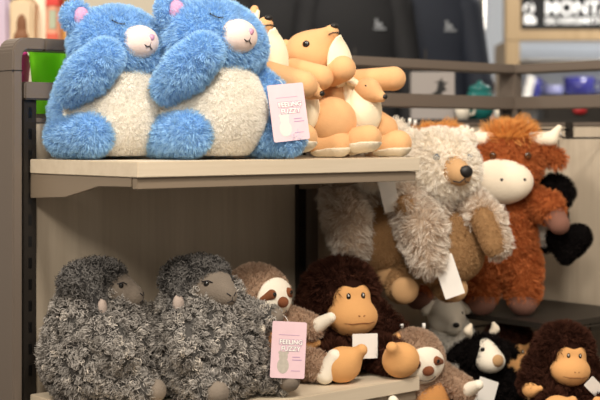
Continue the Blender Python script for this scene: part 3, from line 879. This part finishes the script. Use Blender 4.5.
# ------------------------------------------------------------------ hooks
peg_hook('peg hook holding up the frosted cream bear', .966, 0, CAMZ+.022, .175)
peg_hook('peg hook above the frosted bear under the shelf end', .905, 0, CAMZ+.02, .10)
peg_hook('peg hook behind the head of the hidden second highland cow', 1.115, 0, CAMZ+.02, .05)
peg_hook('white-tipped peg hook above the left side of the low sloth', .79, 0, CAMZ-.455, .32)
peg_hook('white-tipped peg hook above the right side of the low sloth', .837, 0, CAMZ-.455, .345)
peg_hook('peg hook with upturned tip above the right horn of the red cow', U2, .19, CAMZ+.020, .17, -PI/2)
peg_hook('peg hook carrying the black plush behind the red cow', U2, .310, CAMZ-.003, .19, -PI/2)
peg_hook('white-tipped peg hook just above the corner monkey', U2, .44, CAMZ-.475, .34, -PI/2)
peg_hook('dark peg hook in front of the cream plush neck', U2, .14, CAMZ-.50, .43, -PI/2)

# ------------------------------------------------------------------ the shop beyond the shelving
def setting(o): o['kind'] = 'structure'; return o


M_floor = plain('grey brown shop carpet', srgb('#6b6055'), .9, bump=.5, bscale=300, var=.15, vscale=30)
M_wall = plain('blue grey wall paint', srgb('#b9bfc6'), .8, bump=.05)
M_cream_wall = plain('cream wall paint', srgb('#e9e0cc'), .8, bump=.05)
M_caseback = plain('pale blue grey case lining', srgb('#c3ccd8'), .6)
M_oak = wood('light oak trim', srgb('#a38a66'), srgb('#b39a76'), 'Z', 20)
M_jacket = plain('black softshell cloth', srgb('#15161a'), .75, bump=.4, bscale=60, var=.2, vscale=6)
M_navy = plain('navy softshell cloth', srgb('#1b2230'), .75, bump=.4, bscale=60, var=.2, vscale=6)
M_greyink = plain('grey chest print', srgb('#8b9096'), .6)
M_signblack = plain('black sign face', srgb('#0f1216'), .3)
M_signwhite = plain('white sign lettering', srgb('#f6f6f4'), .4, emit=.25)  # slight emission put into the letters and emblem

setting(boxes('floor', [((-4, -1.5, -.05), (5, 8.6, 0))], M_floor, bev=0))
setting(boxes('wall_back', [((-4, 8.5, 0), (5, 8.6, 3.2))], M_wall, bev=0))
setting(boxes('wall_left', [((-4, 6.2, 0), (-.55, 6.3, 3.2))], M_cream_wall, bev=0))


def jacket(label, x, y, z, w, m, logo=False, yaw=0.0):
    """z = shoulder height; falls .62 m, sleeves hang beside"""
    r = thing('jacket', label, 'jacket', (x, y, z-.62), yaw, 'dark jackets on the rail')
    soft(r, 'body', [E((0, 0, .30), (w*.50, .075, .36)), E((0, 0, .50), (w*.50, .065, .12)), E((0, .0, .05), (w*.5, .08, .14))], m, .02, .10, floor=.0)
    for sx in (-1, 1):
        soft(r, 'sleeve', [Cn((sx*w*.48, 0, .54), (sx*w*.62, .02, .22), .062, .052), Cn((sx*w*.62, .02, .22), (sx*w*.60, .05, -.02), .052, .040)], m, .014, .03)
    soft(r, 'collar', [E((0, 0, .63), (.075, .055, .055))], m, .012)
    boxes('zip', [((-.004, -.0815, .03), (.004, -.070, .56))], M_dark, r, bev=.001)
    if logo:
        boxes('chest_logo', [((w*.16, -.083, .452), (w*.30, -.074, .468)), ((w*.18, -.083, .440), (w*.34, -.074, .448)), ((w*.20, -.083, .468), (w*.25, -.074, .484))], M_greyink, r, bev=.001)
    tube('hanger', [(-w*.42, 0, .60), (0, 0, .67), (0, 0, .71), (.02, 0, .735), (0, 0, .755), (-.02, 0, .74)], .004, M_chrome, r, 6)
    return r


YJ = 5.4
jacket('black jacket hanging behind the two kangaroos', .0-.06, YJ, 1.84, .34, M_jacket)
jacket('black jacket with faint grey chest logo, middle of the three jackets', .215, YJ-.10, 1.85, .36, M_jacket, True)
jacket('navy jacket with grey chest logo, nearest the grey wall and sign', .50, YJ-.02, 1.85, .36, M_navy, True)
rk = thing('garment_rack', 'chrome garment rack carrying the dark jackets', 'rack', (.3, YJ, 0), 0)
tube('rail', [(-.55, 0, 1.985), (.47, 0, 1.985)], .014, M_chrome, rk, 10)
for x in (-.55, .44):
    tube('upright', [(x, 0, .02), (x, 0, 1.985)], .014, M_chrome, rk, 10)
    boxes('foot', [((x-.03, -.28, 0), (x+.03, .28, .03))], M_dark, rk)

# low table behind the corner with small goods on it
YT = 4.75
tb = thing('display_table', 'dark display table behind the rails holding small gifts', 'table', (.62, YT, 0), 0)
boxes('tabletop', [((-.55, -.25, 1.28), (.36, .25, 1.31))], M_dark, tb)
for x in (-.5, .31):
    for y in (-.2, .2):
        boxes('leg', [((x-.02, y-.02, 0), (x+.02, y+.02, 1.28))], M_dark, tb)
bx = thing('gift_box', 'greyish gift box printed with a dark running moose, left of the teal pot', 'box', (.46, YT-.12, 1.31), 0)
boxes('carton', [((-.075, -.03, 0), (.075, .03, .165))], plain('warm grey carton', srgb('#a39c98'), .6), bx)
bm = bmesh.new()
moose = [(-.045, .07), (-.03, .085), (-.005, .088), (.012, .10), (.018, .125), (.004, .130), (.022, .133), (.03, .145), (.034, .130), (.052, .128), (.038, .118), (.048, .100), (.036, .098), (.026, .082), (.030, .045), (.022, .045), (.014, .07), (-.012, .07), (-.028, .04), (-.038, .045), (-.03, .066)]
bm.faces.new([bm.verts.new((p[0], -.0308, p[1])) for p in moose])
me = bpy.data.meshes.new('moose_print'); bm.to_mesh(me); bm.free(); link('moose_print', me, M_black, bx)
pt = thing('ceramic_pot', 'rounded teal pot behind the rails', 'pot', (.625, YT-.12, 1.31), 0)
lathe('bowl', [(0, 0), (.035, 0), (.05, .03), (.052, .07), (.042, .095), (.036, .10), (.036, .094), (.045, .07), (.03, .01), (0, .008)], plain('teal glaze', srgb('#1f6d6a'), .25), pt)
soft(pt, 'lid', [E((0, 0, .105), (.04, .04, .02)), E((0, 0, .125), (.01, .01, .012))], plain('teal lid glaze', srgb('#1f6d6a'), .25), .004, .01)
for i, (x, h) in enumerate(((.555, .035), (.69, .03))):
    cpx = thing('small_cup', ('pale cup in front of the teal pot' if i == 0 else 'pale cup right of the teal pot'), 'cup', (x, YT-.2, 1.31), 0)
    lathe('cup_wall', [(0, 0), (.02, 0), (.028, h*1.5), (.025, h*1.5), (.018, .006), (0, .006)], M_slothpale, cpx)
    tube('handle', [(.026, 0, h*1.3), (.042, 0, h*1.1), (.040, 0, h*.6), (.023, 0, h*.4)], .004, M_slothpale, cpx, 6)
cd_ = thing('folded_card', 'upright white card by the corner post beyond the rails', 'card', (.715, YT-.15, 1.31), .1)
boxes('card_panel', [((-.018, -.002, 0), (.018, .002, .16))], M_white, cd_, bev=.0005)

# sign with faintly emissive letters above a wall case, right
YS = 7.0
sg = thing('shop_sign', 'black sign with white lettering in a light oak frame, top right', 'sign', (1.85, YS, 0), 0)
fx0, fx1, fz0, fz1 = -.775, .95, 1.755, 2.05
boxes('frame', [((fx0, -.04, fz0), (fx0+.080, .04, fz1))], M_oak, sg)
boxes('frame', [((fx0+.080, -.04, fz0), (fx1, .04, fz0+.055))], M_oak, sg)
boxes('frame', [((fx0+.080, -.04, fz1-.055), (fx1, .04, fz1))], M_oak, sg)
boxes('frame', [((fx1, -.04, fz0), (fx1+.065, .04, fz1))], M_oak, sg)
boxes('sign_face', [((fx0+.081, -.012, fz0+.056), (fx1-.001, .02, fz1-.056))], M_signblack, sg, bev=0)
text('lettering', 'MONTANA', .100, M_signwhite, sg, (-.566, -.016, 1.924), .002, .0022, sx=.97, align='LEFT')
text('lettering', 'SILVERSMITHS', .050, M_signwhite, sg, (-.566, -.016, 1.858), .002, .0008, sx=1.12, align='LEFT')
bm = bmesh.new()
for poly in ([(-.645, 1.845), (-.645, 1.90), (-.625, 1.93), (-.60, 1.905), (-.58, 1.935), (-.56, 1.895), (-.535, 1.89), (-.535, 1.845)],
             [(-.640, 1.93), (-.655, 1.965), (-.635, 2.0), (-.605, 2.01), (-.60, 1.99), (-.628, 1.98), (-.632, 1.955)],
             [(-.595, 1.955), (-.57, 1.985), (-.59, 2.02), (-.555, 1.995), (-.548, 1.955), (-.565, 1.935)]):
    bm.faces.new([bm.verts.new((-.645+(p[0]+.595)*.56, -.015, 1.90+(p[1]-1.93)*.66)) for p in poly])
me = bpy.data.meshes.new('emblem'); bm.to_mesh(me); bm.free(); link('emblem', me, M_signwhite, sg)
wc = thing('wall_case', 'pale lined wall case with oak sides below the sign', 'cabinet', (1.85, YS, 0), 0)
boxes('side_panel', [((fx0, -.04, .6), (fx0+.075, .36, fz0-.002))], M_oak, wc)
boxes('side_panel', [((fx1+.01, -.04, .6), (fx1+.065, .36, fz0-.002))], M_oak, wc)
boxes('case_back', [((fx0+.076, .34, .6), (fx1+.009, .36, fz0-.002))], M_caseback, wc)
boxes('shelf', [((fx0+.076, 0, 1.433), (fx1+.009, .339, 1.453))], M_caseback, wc)
boxes('shelf', [((fx0+.076, .12, 1.655), (fx1+.009, .339, 1.667))], M_white, wc)
boxes('base_cabinet', [((fx0+.076, 0, 0), (fx1+.009, .339, .6))], M_oak, wc)
M_mug = plain('cobalt purple glaze', srgb('#3a3a86'), .25)


def mug(label, x, r, h, m, y=YS+.10):
    t = thing('mug', label, 'mug', (x, y, 1.453), 0, 'mugs in the wall case')
    lathe('cup_wall', [(0, 0), (r*.7, 0), (r*.92, h*.4), (r, h), (r*.9, h), (r*.8, h*.4), (r*.6, .01), (0, .01)], m, t)
    tube('handle', [(r*.93, 0, h*.8), (r*1.4, 0, h*.75), (r*1.45, 0, h*.45), (r*.9, 0, h*.3)], .008, m, t, 6)
    return t


mug('small cobalt mug beside the white card in the wall case', 1.245, .045, .11, M_mug)
mug('pale lilac cup between the two cobalt vessels', 1.355, .05, .07, plain('lilac glaze', srgb('#8d8fb8'), .3))
mug('wide cobalt bowl-shaped mug in the wall case', 1.49, .085, .115, M_mug)
mug('cobalt mug at the right edge of the wall case', 1.70, .06, .105, plain('blue grey glaze', srgb('#6f7aa8'), .3))
wcd = thing('folded_card', 'tilted white card leaning on a cobalt mug in the wall case', 'card', (1.195, YS+.02, 1.455), .2)
o = boxes('card_panel', [((-.022, -.002, 0), (.022, .002, .12))], M_white, wcd, bev=.0005); o.rotation_euler = (0, .25, 0)
dk = thing('goods_basket', 'dark basket behind the corner rails with a small red bow', 'basket', (1.13, 5.6, 1.36), 0)
boxes('basket', [((-.12, -.08, -.14), (.26, .08, .07))], M_dark, dk, bev=.015)
soft(dk, 'bow', [E((.015, .1, .0), (.016, .010, .014)), E((.04, .1, .0), (.016, .010, .014))], plain('red ribbon', srgb('#b8252a'), .4), .004)
tbb = thing('pedestal', 'dark pedestal carrying the basket behind the corner', 'stand', (1.2, 5.6, 0), 0)
boxes('column', [((-.16, -.1, 0), (.16, .1, 1.22))], M_dark, tbb)

# ------------------------------------------------------------------ left: gifts beyond the rail
YL = 4.6
tl = thing('gift_table', 'long pale table behind the left rail lined with gift bags', 'table', (-.80, YL, 0), 0)
boxes('tabletop', [((-.5, -.22, 1.50), (.42, .22, 1.53))], M_oak, tl)
for x in (-.46, .38):
    for y in (-.18, .18):
        boxes('leg', [((x-.025, y-.025, 0), (x+.025, y+.025, 1.499))], M_oak, tl)


def bag(label, x, y, w, h, m, deco=None, yaw=0.0):
    t = thing('gift_bag', label, 'bag', (x, y, 1.53), yaw, 'gift bags on the left table')
    d = .05
    prism('pouch', [(-w/2, 0), (w/2, 0), (w*.46, h*.5), (w*.5, h), (-w*.5, h), (-w*.46, h*.5)], -d, d, m, t, bev=.01, axis='Y')
    for yy in (-d*.8, d*.8):
        tube('handle', [(-w*.25, yy, h*.98), (-w*.2, yy, h+.05), (0, yy, h+.07), (w*.2, yy, h+.05), (w*.25, yy, h*.98)], .004, m, t, 6)
    if deco == 'bear':
        soft(t, 'print', [E((0, d, h*.42), (w*.20, .004, h*.17)), E((w*.02, d, h*.62), (w*.12, .004, h*.11)), Cn((-w*.12, d, h*.3), (-w*.14, d, h*.12), .012, .010), Cn((w*.12, d, h*.3), (w*.12, d, h*.12), .012, .010)],
             plain('brown print', srgb('#7a5032'), .7), .004, .02, label='brown bear print')
    if deco == 'bands':
        boxes('top_band', [((-w*.49, -d-.002, h*.72), (w*.49, d+.002, h*.99))], plain('red band', srgb('#cf3a30'), .6), t)
        boxes('low_band', [((-w*.45, -d-.001, h*.10), (w*.40, d+.001, h*.32))], plain('brick red band', srgb('#c95a44'), .6), t)
        boxes('label_patch', [((-w*.25, -d-.002, h*.38), (w*.30, -d, h*.66))], plain('sage patch', srgb('#a9b29a'), .6), t)
    return t


k = YL/1330.5
X = lambda px: (px-300)*k
bag('lavender gift bag at the far left of the table', X(3), YL, .065, .26, plain('lavender paper', srgb('#c3b4c8'), .7))
bag('beige gift bag with a brown bear print', X(28), YL-.06, .085, .185, plain('beige canvas', srgb('#d9c3a2'), .8), 'bear')
bag('plain cream gift bag between the bear print and red-banded bags', X(43), YL+.02, .055, .25, plain('cream paper', srgb('#efe6d0'), .7))
bag('gift bag with red bands near the left blue bear', X(56), YL-.02, .045, .23, plain('peach paper', srgb('#e0a184'), .7), 'bands')
bag('orange gift bag hidden beside the blue bear ear', X(68), YL+.04, .05, .17, plain('amber paper', srgb('#e2b264'), .7))
pg = thing('potted_plant', 'leafy green plant behind the beige gift bag', 'plant', (X(22), YL+.14, 1.53), 0)
lathe('flowerpot', [(0, 0), (.035, 0), (.05, .09), (.045, .09), (.03, .01), (0, .01)], M_patch, pg)
bm = bmesh.new()
rr = random.Random(3)
for i in range(170):
    a, b_ = rr.uniform(0, 2*PI), rr.uniform(-.2, 1.3); rd = rr.uniform(.03, .13)
    c = Vector((math.cos(a)*math.cos(b_)*rd*1.1, math.sin(a)*math.cos(b_)*rd*.7, .15+math.sin(b_)*rd*1.2))
    M = Matrix.Translation(c) @ Euler((rr.uniform(-1, 1), rr.uniform(-1, 1), a)).to_matrix().to_4x4()
    q = [bm.verts.new(M @ Vector(p)) for p in ((-.004, 0, 0), (.015, -.012, .004), (.038, 0, -.004), (.015, .012, .004))]
    bm.faces.new(q)
me = bpy.data.meshes.new('foliage'); bm.to_mesh(me); bm.free(); link('foliage', me, plain('leaf green', srgb('#5f9a35'), .6, var=.3, vscale=30), pg)
for i in range(5):
    tube('stem', [(0, 0, .06), (rr.uniform(-.03, .03), rr.uniform(-.03, .03), .13), (rr.uniform(-.07, .07), rr.uniform(-.06, .06), .22)], .004, M_patch, pg, 6)

# tubs hanging on the far side of the first bay
M_lime = plain('lime green plastic', (.30, .82, .04), .4)
_nt = M_lime.node_tree                             # thin plastic lets light through
_o = [n for n in _nt.nodes if n.type == 'OUTPUT_MATERIAL'][0]; _b = [n for n in _nt.nodes if n.type == 'BSDF_PRINCIPLED'][0]
_t = _nt.nodes.new('ShaderNodeBsdfTranslucent'); _t.inputs[0].default_value = (.42, .95, .06, 1)
_m = _nt.nodes.new('ShaderNodeMixShader'); _m.inputs[0].default_value = .5
_nt.links.new(_b.outputs[0], _m.inputs[1]); _nt.links.new(_t.outputs[0], _m.inputs[2]); _nt.links.new(_m.outputs[0], _o.inputs[0])
M_magenta = plain('magenta plastic', srgb('#c02a86'), .4)
r = rig('bucket_shelf', 'narrow shelf on the far side of the first bay carrying plastic buckets', 'shelf', u=0, v=-.07, z=CAMZ+.050)
boxes('shelf_board', [((-.0, .0, -.02), (.6, .30, 0))], M_panel, r, bev=.001)


def tub(label, u, v, rad, h, m):
    t = thing('bucket', label, 'bucket', S(u, v, CAMZ+.0505), 0, 'plastic buckets behind the first bay')
    lathe('bucket_wall', [(0, 0), (rad*.72, 0), (rad, h), (rad*1.04, h), (rad*1.04, h-.008), (rad*1.06, h-.008), (rad*1.06, h+.003), (rad*.96, h+.003), (rad*.69, .004), (0, .004)], m, t)
    tube('handle', [(rad*1.03*math.cos(a), rad*.25*math.sin(a)-.01, h-.004-.04*math.sin(a)) for a in np.linspace(0, PI, 12)], .002, M_white, t, 6)
    return t


tub('lime green plastic bucket seen through the left rails', .142, -.150, .048, .150, M_lime)
tub('magenta plastic bucket left of the lime green one', .085, -.225, .045, .14, M_magenta)
# ------------------------------------------------------------------ light, air, camera
w = bpy.data.worlds.new('World'); SC.world = w; w.use_nodes = True
w.node_tree.nodes['Background'].inputs[0].default_value = (1.0, .88, .74, 1)
w.node_tree.nodes['Background'].inputs[1].default_value = .36


def lamp(name, loc, to, energy, size, col=(1, .82, .62)):
    l = bpy.data.lights.new(name, 'AREA'); l.energy = energy; l.size = size; l.color = col; l.shape = 'DISK'
    o = bpy.data.objects.new(name, l); COL.objects.link(o); o.location = loc
    o.rotation_euler = (Vector(to)-Vector(loc)).to_track_quat('-Z', 'Y').to_euler()
    return o


WARM = (1, .90, .78)
lamp('ceiling_and_fill_light', (.4, 1.3, 3.0), (-.2, 2.8, 1.2), 54, .5, WARM)
lamp('ceiling_and_fill_light', (-1.5, 1.3, 3.0), (-.3, 2.8, 1.2), 40, .5, WARM)
lamp('ceiling_and_fill_light', (-.2, -.9, 2.9), (-.1, 2.9, .9), 48, .6, WARM)  # unseen frontal fill added behind the camera to brighten the lower shelf
lamp('ceiling_and_fill_light', (1.7, 2.0, 3.0), (.6, 3.3, 1.0), 8, .5, WARM)
lamp('ceiling_and_fill_light', (-1.2, 3.9, 3.0), (-.9, 4.7, 1.5), 19, .5, (1, .92, .82))
lamp('ceiling_and_fill_light', (2.0, 6.2, 3.0), (2.0, 7.0, 1), 50, .4, (1, .97, .93))

cd = bpy.data.cameras.new('camera'); cam = bpy.data.objects.new('camera', cd); COL.objects.link(cam)
cam.location = (0, 0, CAMZ); cam.rotation_euler = (PI/2, 0, 0)
cd.sensor_width = 36; cd.lens = 36*1330.5/600
cd.shift_y = -(200-136.9)/600
cd.clip_start = .05
cd.dof.use_dof = True; cd.dof.focus_distance = 2.70; cd.dof.aperture_fstop = 3.4; cd.dof.aperture_blades = 7
SC.camera = cam
SC.view_settings.view_transform = 'Standard'
SC.view_settings.look = 'None'
SC.view_settings.gamma = 1
SC.view_settings.exposure = 0.08
SC.view_settings.use_curve_mapping = False
